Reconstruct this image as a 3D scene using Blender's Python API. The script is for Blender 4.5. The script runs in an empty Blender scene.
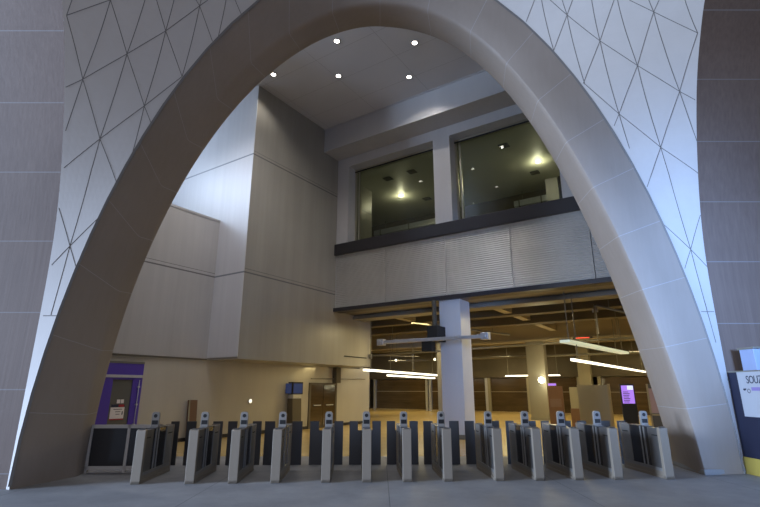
import bpy, bmesh, math, random
from math import sin, cos, pi, radians as R
from mathutils import Vector, Matrix
random.seed(7)
C = bpy.context.scene.collection
sc = bpy.context.scene

# ------------------------------------------------------------------ materials
def newmat(name):
    m = bpy.data.materials.new(name); m.use_nodes = True
    nt = m.node_tree; b = nt.nodes['Principled BSDF']
    return m, nt, b
def plain(name, col, rough=.5, metal=0, emis=None, es=0, spec=None):
    m, nt, b = newmat(name)
    b.inputs['Base Color'].default_value = (*col, 1); b.inputs['Roughness'].default_value = rough
    b.inputs['Metallic'].default_value = metal
    if spec is not None: b.inputs['Specular IOR Level'].default_value = spec
    if emis: b.inputs['Emission Color'].default_value = (*emis, 1); b.inputs['Emission Strength'].default_value = es
    return m
def N(nt, t, **k):
    n = nt.nodes.new(t)
    for a, v in k.items():
        if a.startswith('i_'): n.inputs[int(a[2:])].default_value = v
        else: setattr(n, a, v)
    return n
def streaky(name, c1, c2, scale=(6, 6, .35), rough=.7, metal=0, bump=.05, lines=None, linecol=(.1, .1, .1),
            vlines=None, uvseam=None, seamcol=(.5, .5, .5), fine=.35, spec=.5):
    """stretched noise between two colours, with optional panel joints at heights (z0, spacing) or along a UV"""
    m, nt, b = newmat(name); L = nt.links
    tc = N(nt, 'ShaderNodeTexCoord'); mp = N(nt, 'ShaderNodeMapping'); mp.inputs['Scale'].default_value = scale
    L.new(tc.outputs['Object'], mp.inputs[0])
    n1 = N(nt, 'ShaderNodeTexNoise'); n1.inputs['Scale'].default_value = 1; n1.inputs['Detail'].default_value = 6; n1.inputs['Roughness'].default_value = .65
    L.new(mp.outputs[0], n1.inputs['Vector'])
    n2 = N(nt, 'ShaderNodeTexNoise'); n2.inputs['Scale'].default_value = .45; n2.inputs['Detail'].default_value = 4
    L.new(tc.outputs['Object'], n2.inputs['Vector'])
    mx = N(nt, 'ShaderNodeMix'); mx.data_type = 'FLOAT'; mx.inputs[0].default_value = fine
    L.new(n2.outputs['Fac'], mx.inputs[2]); L.new(n1.outputs['Fac'], mx.inputs[3])
    rp = N(nt, 'ShaderNodeMapRange'); rp.inputs[1].default_value = .3; rp.inputs[2].default_value = .7
    L.new(mx.outputs[0], rp.inputs[0])
    cm = N(nt, 'ShaderNodeMix'); cm.data_type = 'RGBA'
    cm.inputs[6].default_value = (*c1, 1); cm.inputs[7].default_value = (*c2, 1)
    L.new(rp.outputs[0], cm.inputs[0]); col = cm.outputs[2]
    def joint(src, off, step, width, c):
        nonlocal col
        a = N(nt, 'ShaderNodeMath', operation='SUBTRACT'); L.new(src, a.inputs[0]); a.inputs[1].default_value = off
        w = N(nt, 'ShaderNodeMath', operation='PINGPONG'); L.new(a.outputs[0], w.inputs[0]); w.inputs[1].default_value = step/2
        l = N(nt, 'ShaderNodeMath', operation='LESS_THAN'); L.new(w.outputs[0], l.inputs[0]); l.inputs[1].default_value = width/2
        k = N(nt, 'ShaderNodeMix'); k.data_type = 'RGBA'
        L.new(l.outputs[0], k.inputs[0]); L.new(col, k.inputs[6]); k.inputs[7].default_value = (*c, 1); col = k.outputs[2]
    if lines or vlines:
        sp = N(nt, 'ShaderNodeSeparateXYZ'); L.new(tc.outputs['Object'], sp.inputs[0])
        for (off, step, wd) in (lines or []): joint(sp.outputs['Z'], off, step, wd, linecol)
        for (ax, off, step, wd, c) in (vlines or []): joint(sp.outputs[ax], off, step, wd, c)
    if uvseam:
        su = N(nt, 'ShaderNodeSeparateXYZ'); L.new(tc.outputs['UV'], su.inputs[0])
        joint(su.outputs['X'], uvseam[0], uvseam[1], uvseam[2], seamcol)
    L.new(col, b.inputs['Base Color'])
    b.inputs['Roughness'].default_value = rough; b.inputs['Metallic'].default_value = metal
    b.inputs['Specular IOR Level'].default_value = spec
    if bump:
        bp = N(nt, 'ShaderNodeBump'); bp.inputs['Strength'].default_value = bump; bp.inputs['Distance'].default_value = .02
        L.new(n1.outputs['Fac'], bp.inputs['Height']); L.new(bp.outputs[0], b.inputs['Normal'])
    return m

M = {}
M['arch'] = streaky('arch_concrete', (.255, .212, .175), (.315, .265, .225), (9, 9, 1.2), .62, uvseam=(0, 1.31, .012), seamcol=(.36, .335, .32), fine=.3)
M['rib'] = streaky('rib_concrete', (.10, .067, .052), (.165, .118, .094), (16, 16, .4), .65, lines=[(.25, 1.43, .02)], linecol=(.19, .17, .165), fine=.5, bump=.15)
M['shell'] = streaky('shell_panel', (.50, .475, .45), (.57, .545, .52), (1.5, 1.5, 1.5), .6, fine=.4)
M['joint'] = plain('joint', (.17, .16, .15), .8)
M['plinth'] = streaky('plinth', (.24, .25, .26), (.32, .33, .34), (3, 3, 3), .7)
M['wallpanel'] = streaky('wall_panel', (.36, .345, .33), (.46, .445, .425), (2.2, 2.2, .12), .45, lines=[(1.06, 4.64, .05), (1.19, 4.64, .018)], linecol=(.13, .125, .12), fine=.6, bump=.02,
                         vlines=[])
M['warmwall'] = streaky('warm_wall', (.40, .37, .31), (.48, .45, .38), (1.5, 1.5, .12), .28, fine=.55, bump=.02)
M['satin'] = streaky('satin_panel', (.58, .58, .60), (.68, .68, .70), (3, 3, .1), .35, metal=.08, lines=[(1.06, 4.64, .06)], linecol=(.22, .24, .27), fine=.6, bump=.03)
M['facade'] = streaky('facade_white', (.44, .43, .43), (.52, .51, .51), (1.6, 1.6, .3), .42, fine=.5, bump=.02)
M['ceil'] = streaky('ceiling_paint', (.55, .54, .55), (.60, .59, .60), (1, 1, 1), .5, fine=.3, bump=0, vlines=[('X', .3, 2.6, .012, (.34, .33, .33)), ('Y', .1, 1.4, .012, (.34, .33, .33))])
M['corr'] = streaky('corrugated_metal', (.50, .49, .48), (.64, .63, .61), (.9, .9, .25), .34, metal=.7, fine=.6, bump=.06)
M['dark'] = plain('dark_metal', (.045, .043, .048), .4, .5)
M['frame'] = plain('bronze_frame', (.55, .52, .42), .28, .9)
M['glass'] = None
M['roomceil'] = streaky('room_ceiling', (.40, .40, .33), (.46, .46, .38), (.6, .6, .6), .5, bump=0)
M['roomwall'] = streaky('room_wall', (.35, .35, .30), (.42, .42, .35), (.6, .6, .6), .35, bump=0)
M['black'] = plain('black', (.008, .008, .008), .6)
M['vent'] = plain('vent', (.03, .03, .025), .6)
M['lens'] = plain('lamp_lens', (1, 1, 1), .5, emis=(1, .93, .82), es=14)
M['lensw'] = plain('lamp_lens_warm', (1, 1, 1), .5, emis=(1, .88, .55), es=22)
M['tube'] = plain('tube_lens', (1, 1, 1), .5, emis=(1, .93, .72), es=1.8)
M['tubegreen'] = plain('panel_lens', (.6, .65, .55), .5, emis=(.75, .85, .65), es=.45)
M['post'] = streaky('brushed_frame', (.25, .215, .17), (.30, .255, .20), (4, 4, .5), .42, metal=.15, fine=.4, bump=.01)
M['steel'] = plain('stainless', (.13, .13, .13), .3, .8)
M['smoke'] = plain('smoked_glass', (.035, .035, .037), .12)
M['leaf'] = plain('leaf_dark', (.055, .055, .058), .28)
M['fenceframe'] = plain('fence_frame', (.50, .48, .45), .45, .1)
M['cab'] = plain('cabinet_grey', (.13, .125, .12), .38, .4)
M['cabl'] = plain('cabinet_light', (.24, .235, .225), .4, .2)
M['reader'] = plain('reader_shell', (.27, .255, .235), .45, .1)
M['purple'] = plain('purple_paint', (.085, .045, .36), .4)
M['greyglass'] = plain('door_glass', (.13, .13, .12), .15)
M['paper'] = plain('paper', (.75, .70, .68), .7)
M['red'] = plain('red_ink', (.35, .02, .03), .6)
M['ink'] = plain('ink', (.02, .025, .05), .6)
M['wood'] = streaky('brown_wood', (.11, .058, .032), (.17, .09, .05), (14, 14, 1), .45)
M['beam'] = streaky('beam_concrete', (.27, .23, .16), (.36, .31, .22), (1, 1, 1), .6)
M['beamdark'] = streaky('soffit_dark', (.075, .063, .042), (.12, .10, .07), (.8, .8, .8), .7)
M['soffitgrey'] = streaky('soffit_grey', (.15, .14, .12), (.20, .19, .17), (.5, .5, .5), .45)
M['beam2'] = streaky('column_brown', (.15, .135, .105), (.21, .19, .15), (2, 2, .2), .45)
M['column'] = streaky('column_clad', (.50, .51, .54), (.58, .59, .62), (2, 2, .2), .35, fine=.4, bump=.01)
M['colwarm'] = streaky('column_warm', (.22, .20, .14), (.29, .26, .18), (2, 2, .2), .5)
M['navy'] = streaky('navy_paint', (.006, .008, .026), (.009, .011, .034), (2, 2, 2), .55)
M['yellow'] = plain('yellow_paint', (.36, .28, .055), .55)
M['signwhite'] = plain('sign_white', (.36, .38, .42), .5)
M['lav'] = plain('lavender', (.22, .17, .40), .5)
M['bluegrey'] = plain('bluegrey', (.25, .32, .5), .6)
M['screenp'] = plain('screen_purple', (.1, .05, .2), .3, emis=(.40, .20, .80), es=1.1)
M['screenw'] = plain('screen_white', (.5, .5, .5), .3, emis=(.8, .9, .9), es=.9)
M['screenb'] = plain('screen_blue', (.02, .03, .08), .2, emis=(.02, .035, .11), es=.6)
M['galv'] = streaky('galvanised', (.42, .43, .45), (.62, .63, .65), (9, 9, 9), .35, metal=.6)
M['shopglass'] = streaky('shop_glass', (.03, .02, .009), (.10, .066, .032), (.3, .3, 2.8), .12, fine=.75, bump=.35)
M['gold'] = streaky('gold_wall', (.28, .21, .09), (.36, .27, .12), (1, 1, .2), .3)
M['pipe'] = plain('pipe_grey', (.16, .15, .12), .5)
M['redled'] = plain('red_led', (.5, .05, .03), .5, emis=(1, .1, .05), es=1.2)
def glassmat(name, tint, rough=.02, op=.25):
    m, nt, b = newmat(name); L = nt.links
    out = nt.nodes['Material Output']
    g = N(nt, 'ShaderNodeBsdfGlossy'); g.inputs['Roughness'].default_value = rough; g.inputs['Color'].default_value = (.9, .92, .95, 1)
    t = N(nt, 'ShaderNodeBsdfTransparent'); t.inputs['Color'].default_value = (*tint, 1)
    fr = N(nt, 'ShaderNodeFresnel'); fr.inputs['IOR'].default_value = 1.35
    mx = N(nt, 'ShaderNodeMixShader'); L.new(fr.outputs[0], mx.inputs[0]); L.new(t.outputs[0], mx.inputs[1]); L.new(g.outputs[0], mx.inputs[2])
    L.new(mx.outputs[0], out.inputs['Surface']); return m
M['glass'] = glassmat('window_glass', (.82, .84, .76))

# floors
def floor_mat(name, c1, c2, rough, scale, joints=None, bump=.03):
    m, nt, b = newmat(name); L = nt.links
    tc = N(nt, 'ShaderNodeTexCoord')
    n1 = N(nt, 'ShaderNodeTexNoise'); n1.inputs['Scale'].default_value = scale; n1.inputs['Detail'].default_value = 8; n1.inputs['Roughness'].default_value = .7
    L.new(tc.outputs['Object'], n1.inputs['Vector'])
    r = N(nt, 'ShaderNodeMapRange'); r.inputs[1].default_value = .35; r.inputs[2].default_value = .65; L.new(n1.outputs[0], r.inputs[0])
    c = N(nt, 'ShaderNodeMix'); c.data_type = 'RGBA'; c.inputs[6].default_value = (*c1, 1); c.inputs[7].default_value = (*c2, 1)
    L.new(r.outputs[0], c.inputs[0]); col = c.outputs[2]
    if joints:
        sp = N(nt, 'ShaderNodeSeparateXYZ'); L.new(tc.outputs['Object'], sp.inputs[0])
        for ax, off, step, w in joints:
            a = N(nt, 'ShaderNodeMath', operation='SUBTRACT'); L.new(sp.outputs[ax], a.inputs[0]); a.inputs[1].default_value = off
            p = N(nt, 'ShaderNodeMath', operation='PINGPONG'); L.new(a.outputs[0], p.inputs[0]); p.inputs[1].default_value = step/2
            l = N(nt, 'ShaderNodeMath', operation='LESS_THAN'); L.new(p.outputs[0], l.inputs[0]); l.inputs[1].default_value = w/2
            k = N(nt, 'ShaderNodeMix'); k.data_type = 'RGBA'; L.new(l.outputs[0], k.inputs[0]); L.new(col, k.inputs[6]); k.inputs[7].default_value = (c1[0]*.55, c1[1]*.55, c1[2]*.55, 1); col = k.outputs[2]
    L.new(col, b.inputs['Base Color']); b.inputs['Roughness'].default_value = rough
    bp = N(nt, 'ShaderNodeBump'); bp.inputs['Strength'].default_value = bump; bp.inputs['Distance'].default_value = .02
    L.new(n1.outputs[0], bp.inputs['Height']); L.new(bp.outputs[0], b.inputs['Normal'])
    return m
M['paving'] = floor_mat('grey_paving', (.20, .205, .215), (.28, .285, .295), .6, .9, [('X', .15, 3.2, .012), ('Y', 2.0, 4.5, .012)])
M['terrazzo'] = floor_mat('polished_floor', (.50, .36, .15), (.58, .42, .18), .22, 1.3)

# ------------------------------------------------------------------ mesh helpers
class MB:
    def __init__(s): s.v = []; s.f = []; s.m = []; s.uv = {}
    def quad(s, *p, mi=0):
        i = len(s.v); s.v += [tuple(q) for q in p]; s.f.append(tuple(range(i, i+len(p)))); s.m.append(mi)
    def box(s, x0, x1, y0, y1, z0, z1, mi=0, M4=None):
        i = len(s.v)
        P = [(x, y, z) for z in (z0, z1) for (x, y) in ((x0, y0), (x1, y0), (x1, y1), (x0, y1))]
        if M4 is not None: P = [tuple(M4 @ Vector(p)) for p in P]
        s.v += P
        for q in ((0, 3, 2, 1), (4, 5, 6, 7), (0, 1, 5, 4), (1, 2, 6, 5), (2, 3, 7, 6), (3, 0, 4, 7)):
            s.f.append(tuple(i+k for k in q)); s.m.append(mi)
        return s
    def prism(s, pts, axis, a, b, mi=0):
        """polygon pts (2D) extruded along an axis from a to b"""
        def mk(p, t):
            return {'x': (t, p[0], p[1]), 'y': (p[0], t, p[1]), 'z': (p[0], p[1], t)}[axis]
        i = len(s.v); n = len(pts)
        s.v += [mk(p, a) for p in pts] + [mk(p, b) for p in pts]
        s.f.append(tuple(i+k for k in range(n))); s.m.append(mi)
        s.f.append(tuple(i+n+k for k in reversed(range(n)))); s.m.append(mi)
        for k in range(n):
            s.f.append((i+k, i+(k+1) % n, i+n+(k+1) % n, i+n+k)); s.m.append(mi)
        return s
    def tube(s, a, b, r, n=12, mi=0, r2=None):
        a = Vector(a); b = Vector(b); d = (b-a).normalized(); r2 = r if r2 is None else r2
        u = d.orthogonal().normalized(); w = d.cross(u); i = len(s.v)
        for c, rr in ((a, r), (b, r2)):
            s.v += [tuple(c+rr*(cos(2*pi*k/n)*u+sin(2*pi*k/n)*w)) for k in range(n)]
        s.f.append(tuple(i+k for k in reversed(range(n)))); s.m.append(mi)
        s.f.append(tuple(i+n+k for k in range(n))); s.m.append(mi)
        for k in range(n):
            s.f.append((i+k, i+(k+1) % n, i+n+(k+1) % n, i+n+k)); s.m.append(mi)
        return s
    def grid(s, rows, mi=0, closed=False):
        i = len(s.v); n = len(rows[0])
        for r in rows: s.v += [tuple(p) for p in r]
        for a in range(len(rows)-1):
            for b in range(n if closed else n-1):
                c = (b+1) % n
                s.f.append((i+a*n+b, i+a*n+c, i+(a+1)*n+c, i+(a+1)*n+b)); s.m.append(mi)
        return s
    def build(s, name, mats, parent=None, smooth=False, bevel=0, fix=True, kind=None, label=None):
        me = bpy.data.meshes.new(name); me.from_pydata(s.v, [], s.f)
        if not isinstance(mats, (list, tuple)): mats = [mats]
        for m in mats: me.materials.append(m)
        for p, k in zip(me.polygons, s.m): p.material_index = k
        if fix:
            bm = bmesh.new(); bm.from_mesh(me); bmesh.ops.recalc_face_normals(bm, faces=bm.faces); bm.to_mesh(me); bm.free()
        if smooth:
            me.shade_smooth()
        o = bpy.data.objects.new(name, me); C.objects.link(o)
        if parent: o.parent = parent
        if bevel:
            b = o.modifiers.new('bevel', 'BEVEL'); b.width = bevel; b.segments = 2; b.limit_method = 'ANGLE'
        if kind: o['kind'] = kind
        if label: o['label'] = label
        return o
def thing(name, label, cat, loc=(0, 0, 0), rz=0, group=None):
    o = bpy.data.objects.new(name, None); C.objects.link(o); o.location = loc; o.rotation_euler = (0, 0, rz)
    o['label'] = label; o['category'] = cat
    if group: o['group'] = group
    o.empty_display_size = .2
    return o
def tag(o, label, cat, group=None, loc=None, rz=None):
    o['label'] = label; o['category'] = cat
    if group: o['group'] = group
    if loc is not None: o.location = loc
    if rz is not None: o.rotation_euler = (0, 0, rz)
    return o
def copy_tree(o, parent=None):
    c = o.copy(); C.objects.link(c); c.parent = parent
    for ch in list(o.children): copy_tree(ch, c)
    return c
def area(name, loc, target, size, energy, col, sy=None, spread=None):
    l = bpy.data.lights.new(name, 'AREA'); l.shape = 'RECTANGLE'; l.size = size; l.size_y = sy or size
    l.energy = energy; l.color = col
    if spread: l.spread = spread
    o = bpy.data.objects.new(name, l); C.objects.link(o); o.location = loc
    o.rotation_euler = (Vector(target)-Vector(loc)).to_track_quat('-Z', 'Y').to_euler(); return o
def point(name, loc, energy, col, r=.08):
    l = bpy.data.lights.new(name, 'POINT'); l.energy = energy; l.color = col; l.shadow_soft_size = r
    o = bpy.data.objects.new(name, l); C.objects.link(o); o.location = loc; return o
def spot(name, loc, target, energy, col, ang=100, r=.06):
    l = bpy.data.lights.new(name, 'SPOT'); l.energy = energy; l.color = col; l.shadow_soft_size = r; l.spot_size = R(ang); l.spot_blend = .6
    o = bpy.data.objects.new(name, l); C.objects.link(o); o.location = loc
    o.rotation_euler = (Vector(target)-Vector(loc)).to_track_quat('-Z', 'Y').to_euler(); return o

# the station building has its own axes: u along the facade, v into the building
BT = (-4.83, 16.49, 0.0); BR = -R(33.4)
UX, UY = cos(BR), sin(BR)
def W(u, v, z=0): return (BT[0]+u*UX-v*UY, BT[1]+u*UY+v*UX, z)
def inb(o): o.location = BT; o.rotation_euler = (0, 0, BR); return o

# ------------------------------------------------------------------ the big arch
def prof(x0, h, n, m, t):       # t in 0..pi/2 from foot to crown
    z = h*sin(t); return x0*max(0, 1-(z/h)**n)**m, z
CUR = {'O': ((6.465, 12.6, 1.82, .55), (7.508, 12.6, 1.78, .48), (-6.52, 9.1), (7.57, 10.7)),
       'F': ((6.091, 11.64, 2.2, .54), (6.603, 11.64, 1.34, .45), (-6.1, 10.41), (6.6, 10.56)),
       'I': ((6.21, 11.8, 1.92, .55), (6.785, 11.8, 1.26, .41), (-6.23, 10.9), (6.78, 11.9))}
def crv(k, s, t):
    L_, R_, a, b = CUR[k]; p = L_ if s < 0 else R_
    x, z = prof(*p, t); x *= s
    return Vector((x, a[1]+(x-a[0])/(b[0]-a[0])*(b[1]-a[1]), z))
NT = 56
def arch():
    st = []
    for i in range(NT+1): st.append((-1, pi/2*i/NT))
    for i in range(NT-1, -1, -1): st.append((1, pi/2*i/NT))
    rings = []
    for s, t in st:
        O, F, I = crv('O', s, t), crv('F', s, t), crv('I', s, t)
        a = O; ring = [O, O.lerp(F, .45)]
        p0 = F+(O-F)*.07; p2 = F+(I-F)*.2
        for k in range(5):
            q = k/4; ring.append(p0*(1-q)**2+F*2*q*(1-q)+p2*q*q)
        ring += [F.lerp(I, .75), I]
        ib = I+Vector((s*.12*cos(t), .25, .12*sin(t))); ob = Vector((O.x, ib.y, O.z))
        ring += [ib, ob]
        rings.append(ring)
    mb = MB(); mb.grid(rings, closed=True)
    n = len(rings[0])
    mb.f.append(tuple(range(n))); mb.m.append(0)
    mb.f.append(tuple(len(rings)*n-n+k for k in reversed(range(n)))); mb.m.append(0)
    o = mb.build('wall_arch', M['arch'], kind='structure')
    # arc length from the crown along the fold as U
    d = [0.0]
    for a, b in zip(rings, rings[1:]): d.append(d[-1]+(b[4]-a[4]).length)
    dc = d[NT]; me = o.data; uv = me.uv_layers.new(name='UVMap')
    for lp in me.loops:
        r = min(lp.vertex_index//n, len(rings)-1); uv.data[lp.index].uv = (d[r]-dc, (lp.vertex_index % n)/n)
    me.shade_smooth()
    b = o.modifiers.new('edges', 'EDGE_SPLIT'); b.split_angle = R(38)
    return o
arch()

# transverse ribs springing from the two feet, towards the camera
ZL = [0, 3, 4, 5, 6, 6.7, 7.4, 8.1, 9.03, 9.76, 10.47, 12, 13, 13.8, 14.2]
DY = [0, .0, .01, .06, .2, .34, .5, .68, .97, 1.3, 1.63, 2.8, 3.9, 5.5, 7.5]
def dy(z):
    for a in range(len(ZL)-1):
        if z <= ZL[a+1]: return DY[a]+(DY[a+1]-DY[a])*(z-ZL[a])/(ZL[a+1]-ZL[a])
    return DY[-1]
def dys(z): return sum(dy(max(0, min(14.2, z+k*.22))) for k in (-2, -1, 0, 1, 2))/5
zs = [14.2*i/70 for i in range(71)]
for s, x0, y0, nm in ((-1, -6.55, 9.15, 'wall_left_rib'), (1, 7.6, 10.76, 'wall_right_rib')):
    mb = MB(); rows = []
    for z in zs:
        y = y0-dys(z); n = Vector((0, 1, .0)) if z < 6 else Vector((0, .8, .45))
        a = Vector((x0, y, z)); b = Vector((x0+s*4.2, y, z)); rows.append([a, b, b+n*1.0, a+n*(1.0 if z > .5 else .6)])
    mb.grid(rows, closed=True); mb.f.append((0, 1, 2, 3)); mb.m.append(0)
    k = len(rows)*4-4; mb.f.append((k+3, k+2, k+1, k)); mb.m.append(0)
    o = mb.build(nm, M['rib'], kind='structure')
    # the rest of the transverse arch, coming down on the camera side out of view
    mb = MB(); yy = y0-7.5

# vault web panels between the arch and the ribs
def outer_at(z, s):
    lo, hi = 0.0, pi/2
    t = math.asin(max(0, min(1, z/12.6))); return crv('O', s, t)
def S(a, z, s):
    o = outer_at(z, s); o.z = z
    t = Vector((-6.55, 9.15-dys(z), z)) if s < 0 else Vector((7.6, 10.76-dys(z), z))
    return o+(t-o)*a
EDGES = {
 -1: (((0.977, 9.135), (0.714, 9.69)), ((0.988, 7.716), (0.834, 7.953), (0.522, 8.703), (0.33, 9.427), (0.232, 10.202), (0.214, 10.393)), ((0.954, 6.062), (0.519, 6.765), (0.179, 7.656), (0.017, 8.516)), ((0.908, 4.052), (0.476, 4.447), (0.012, 5.058)), ((0.826, 3.047), (0.056, 3.046)), ((0.977, 9.135), (0.834, 7.953), (0.519, 6.765), (0.011, 5.87)), ((0.714, 9.69), (0.522, 8.703), (0.179, 7.656), (0.006, 7.301)), ((0.465, 10.003), (0.33, 9.427), (0.017, 8.516)), ((0.27, 10.298), (0.232, 10.202), (0.01, 9.525)), ((0.968, 5.228), (0.476, 4.447), (0.041, 4.023)), ((0.096, 10.617), (0.005, 10.367)), ((0.969, 6.827), (0.834, 7.953), (0.714, 9.69)), ((0.397, 3.06), (0.476, 4.447), (0.508, 6.079), (0.519, 6.765), (0.522, 8.703), (0.525, 9.922)), ((0.008, 6.557), (0.179, 7.656), (0.33, 9.427), (0.376, 10.131)), ((0.017, 8.516), (0.232, 10.202), (0.246, 10.337)), ((-0.003, 9.644), (0.134, 10.541)), ((0.977, 9.135), (0.939, 9.455))),
  1: (((0.592, 10.779), (0.712, 10.431), (0.979, 9.819)), ((0.218, 11.18), (0.243, 10.78), (0.338, 10.05), (0.526, 9.335), (0.84, 8.605), (0.985, 8.367)), ((0.037, 9.088), (0.179, 8.231), (0.507, 7.316), (1.008, 6.642)), ((-0.026, 5.478), (0.546, 4.821), (0.996, 4.421)), ((0.157, 3.364), (0.944, 3.377)), ((0.271, 11.116), (0.243, 10.78), (0.037, 9.088)), ((0.407, 10.963), (0.338, 10.05), (0.179, 8.231), (0.084, 7.341)), ((0.533, 10.835), (0.526, 9.335), (0.507, 7.316), (0.513, 6.631), (0.546, 4.821), (0.574, 2.68)), ((0.693, 10.69), (0.712, 10.431), (0.84, 8.605), (1.002, 7.396)), ((0.888, 10.53), (0.979, 9.819)), ((0.181, 11.227), (0.011, 10.053)), ((0.318, 11.06), (0.243, 10.78), (0.005, 10.029)), ((0.516, 10.851), (0.338, 10.05), (0.024, 9.094)), ((0.748, 10.642), (0.712, 10.431), (0.526, 9.335), (0.179, 8.231), (0.052, 7.942)), ((0.979, 9.819), (0.84, 8.605), (0.507, 7.316), (0.247, 6.706), (0.047, 6.35)), ((0.989, 5.654), (0.546, 4.821), (0.11, 4.356)), ((0.152, 11.266), (0.012, 10.845)))}
for s, nm in ((-1, 'wall_left_vault'), (1, 'wall_right_vault')):
    mb = MB(); rows = []
    for i in range(64):
        z = 12.55*i/63
        rows.append([S(a/10, z, s) for a in range(11)])
    mb.grid(rows)
    # thickness behind
    back = [[p+Vector((0, .25, 0)) for p in r] for r in rows]
    for r0, r1, b0, b1 in zip(rows, rows[1:], back, back[1:]):
        for k in (0, -1): mb.quad(r0[k], r1[k], b1[k], b0[k])
    def strip(p, q, w=.016):
        A3, B3 = S(p[0], p[1], s), S(q[0], q[1], s); pts = []
        for k in range(17):                                  # straight in elevation, lying on the curved web
            c = A3.lerp(B3, k/16); o0, o1 = S(0, c.z, s), S(1, c.z, s)
            a_ = p[0]+(q[0]-p[0])*k/16 if abs(o1.x-o0.x) < .2 else (c.x-o0.x)/(o1.x-o0.x)
            pts.append(S(max(0, min(1, a_)), c.z, s))
        nn = (S(.5, 8.2, s)-S(.5, 8, s)).cross(S(.6, 8, s)-S(.5, 8, s)).normalized()
        if nn.y > 0: nn = -nn
        L_ = []; R_ = []
        for k, c in enumerate(pts):
            d = (pts[min(16, k+1)]-pts[max(0, k-1)]).normalized(); w_ = d.cross(nn).normalized()*w/2
            L_.append(c+w_+nn*.006); R_.append(c-w_+nn*.006)
        mb.grid([L_, R_], mi=1)
    for ln in EDGES[s]:
        for a, b in zip(ln, ln[1:]): strip(a, b)
    strip((.005, .05), (.005, 12.4), .05);  # dark strip put in for the shadow gap along the arch edge
    mb.build(nm, [M['shell'], M['joint']], kind='structure', fix=False)

# unseen stretch of arcade wall, added to block left daylight from the facade
mb = MB(); mb.box(-30, -10.9, 9.2, 10.6, 0, 14.2); mb.build('wall_left_blocker', M['rib'], kind='structure')
# plinths at the feet of the arch
mb = MB()
mb.prism([(6.78, 11.95), (6.60, 10.53), (7.6, 10.74), (7.6, 11.9)], 'z', 0, .11)
mb.build('trim_1', M['plinth'], kind='structure', bevel=.02)

# ------------------------------------------------------------------ floors
mb = MB(); mb.box(-16, 16, -6, 13.35, -.2, 0); mb.build('floor', M['paving'], kind='structure')
mb = MB(); mb.box(-40, 50, 13.35, 90, -.2, 0); mb.build('floor.001', M['terrazzo'], kind='structure')

# ------------------------------------------------------------------ station building
# left wall, upper part
mb = MB(); mb.box(-1.9, -1.6, -12, 0, 2.72, 7.9)
mb.box(-1.92, -1.58, -12, 0, 7.86, 7.94)
inb(mb.build('wall_left', M['wallpanel'], kind='structure'))
mb = MB(); mb.box(-2.1, -1.68, -12, 10.3, 0, 2.67)
inb(mb.build('wall_left_lower', M['warmwall'], kind='structure'))
mb = MB(); mb.box(-1.69, -1.655, -2.2, 10.3, 0, .12); inb(mb.build('baseboard_left', M['dark'], kind='structure'))
mb = MB(); mb.box(-2.0, -1.62, -12, 0, 2.67, 2.72); inb(mb.build('trim_2', M['pipe'], kind='structure'))
# tower: overhanging body
mb = MB()
mb.box(-2.1, 0, 0, 8.0, 2.67, 13.36)
M['tower'] = streaky('wall_panel_shaded', (.27, .255, .22), (.35, .335, .295), (2.2, 2.2, .12), .36, lines=[(1.06, 4.64, .05), (1.19, 4.64, .018)], linecol=(.13, .125, .12), fine=.6, bump=.02)  # wall panel repeated darker, shade on the tower put into its colour
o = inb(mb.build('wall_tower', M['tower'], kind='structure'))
mb = MB(); mb.box(-9.5, -.0, -.02, .0, 2.74, 13.36)
inb(mb.build('wall_tower_front', M['satin'], kind='structure'))
mb = MB(); mb.box(-9.5, -2.1, 0, .3, 2.74, 13.36); inb(mb.build('wall_tower_back', M['satin'], kind='structure'))
# ceiling
mb = MB(); mb.box(-9.5, 18, -7.5, 5.2, 13.36, 13.8)
inb(mb.build('ceiling', M['ceil'], kind='structure'))
# facade
fac = MB(); fac.box(0, 17, 4.08, 5.16, 12.2, 13.36)
f = inb(fac.build('wall_facade', M['facade'], kind='structure'))
mb = MB(); mb.box(0, 17, 4.03, 4.08, 13.33, 13.36); mb.build('cornice', M['facade'], f)
mb = MB(); mb.box(0, 17, 5.15, 6.0, 11.75, 12.2); mb.build('window_header', M['facade'], f)
for u0, u1 in ((0, .65), (5.05, 5.8), (9.95, 10.7), (14.8, 17)):
    mb = MB(); mb.box(u0, u1, 5.15, 5.95, 7.9, 11.75); mb.build('pilaster', M['facade'], f)
mb = MB(); mb.box(-.02, 17, 5.02, 5.95, 7.47, 7.98); mb.build('sill_band', M['dark'], f, bevel=.02)
mb = MB(); mb.box(-.02, 17, 5.05, 5.6, 4.92, 5.08); mb.build('bottom_channel', M['dark'], f)
mb = MB(); mb.box(-.02, 17, 5.35, 5.9, 5.08, 7.47); mb.build('spandrel_core', M['dark'], f)
edges = [0, 2.67, 5.42, 8.01, 10.68, 13.35, 16.02]
nr = 30
for a, b in zip(edges, edges[1:]):
    prof_ = []
    for k in range(nr*6+1):
        q = k/6; prof_.append((5.17-.011*(1 if False else cos(2*pi*q)), 5.08+2.39*k/(nr*6)))
    rows = []
    nseg = 10
    for j in range(nseg+1):
        u = a+.008+(b-a-.016)*j/nseg
        rows.append([(u, p[0]+.006*sin(u*2.1+p[1]*1.3), p[1]) for p in prof_])
    mb = MB(); mb.grid(rows)
    # back side
    for j in (0, nseg): mb.quad(rows[j][0], rows[j][-1], (rows[j][0][0], 5.3, 7.47), (rows[j][0][0], 5.3, 5.08))
    o = mb.build('corrugated_panel', M['corr'], f, smooth=True, fix=False)
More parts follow.
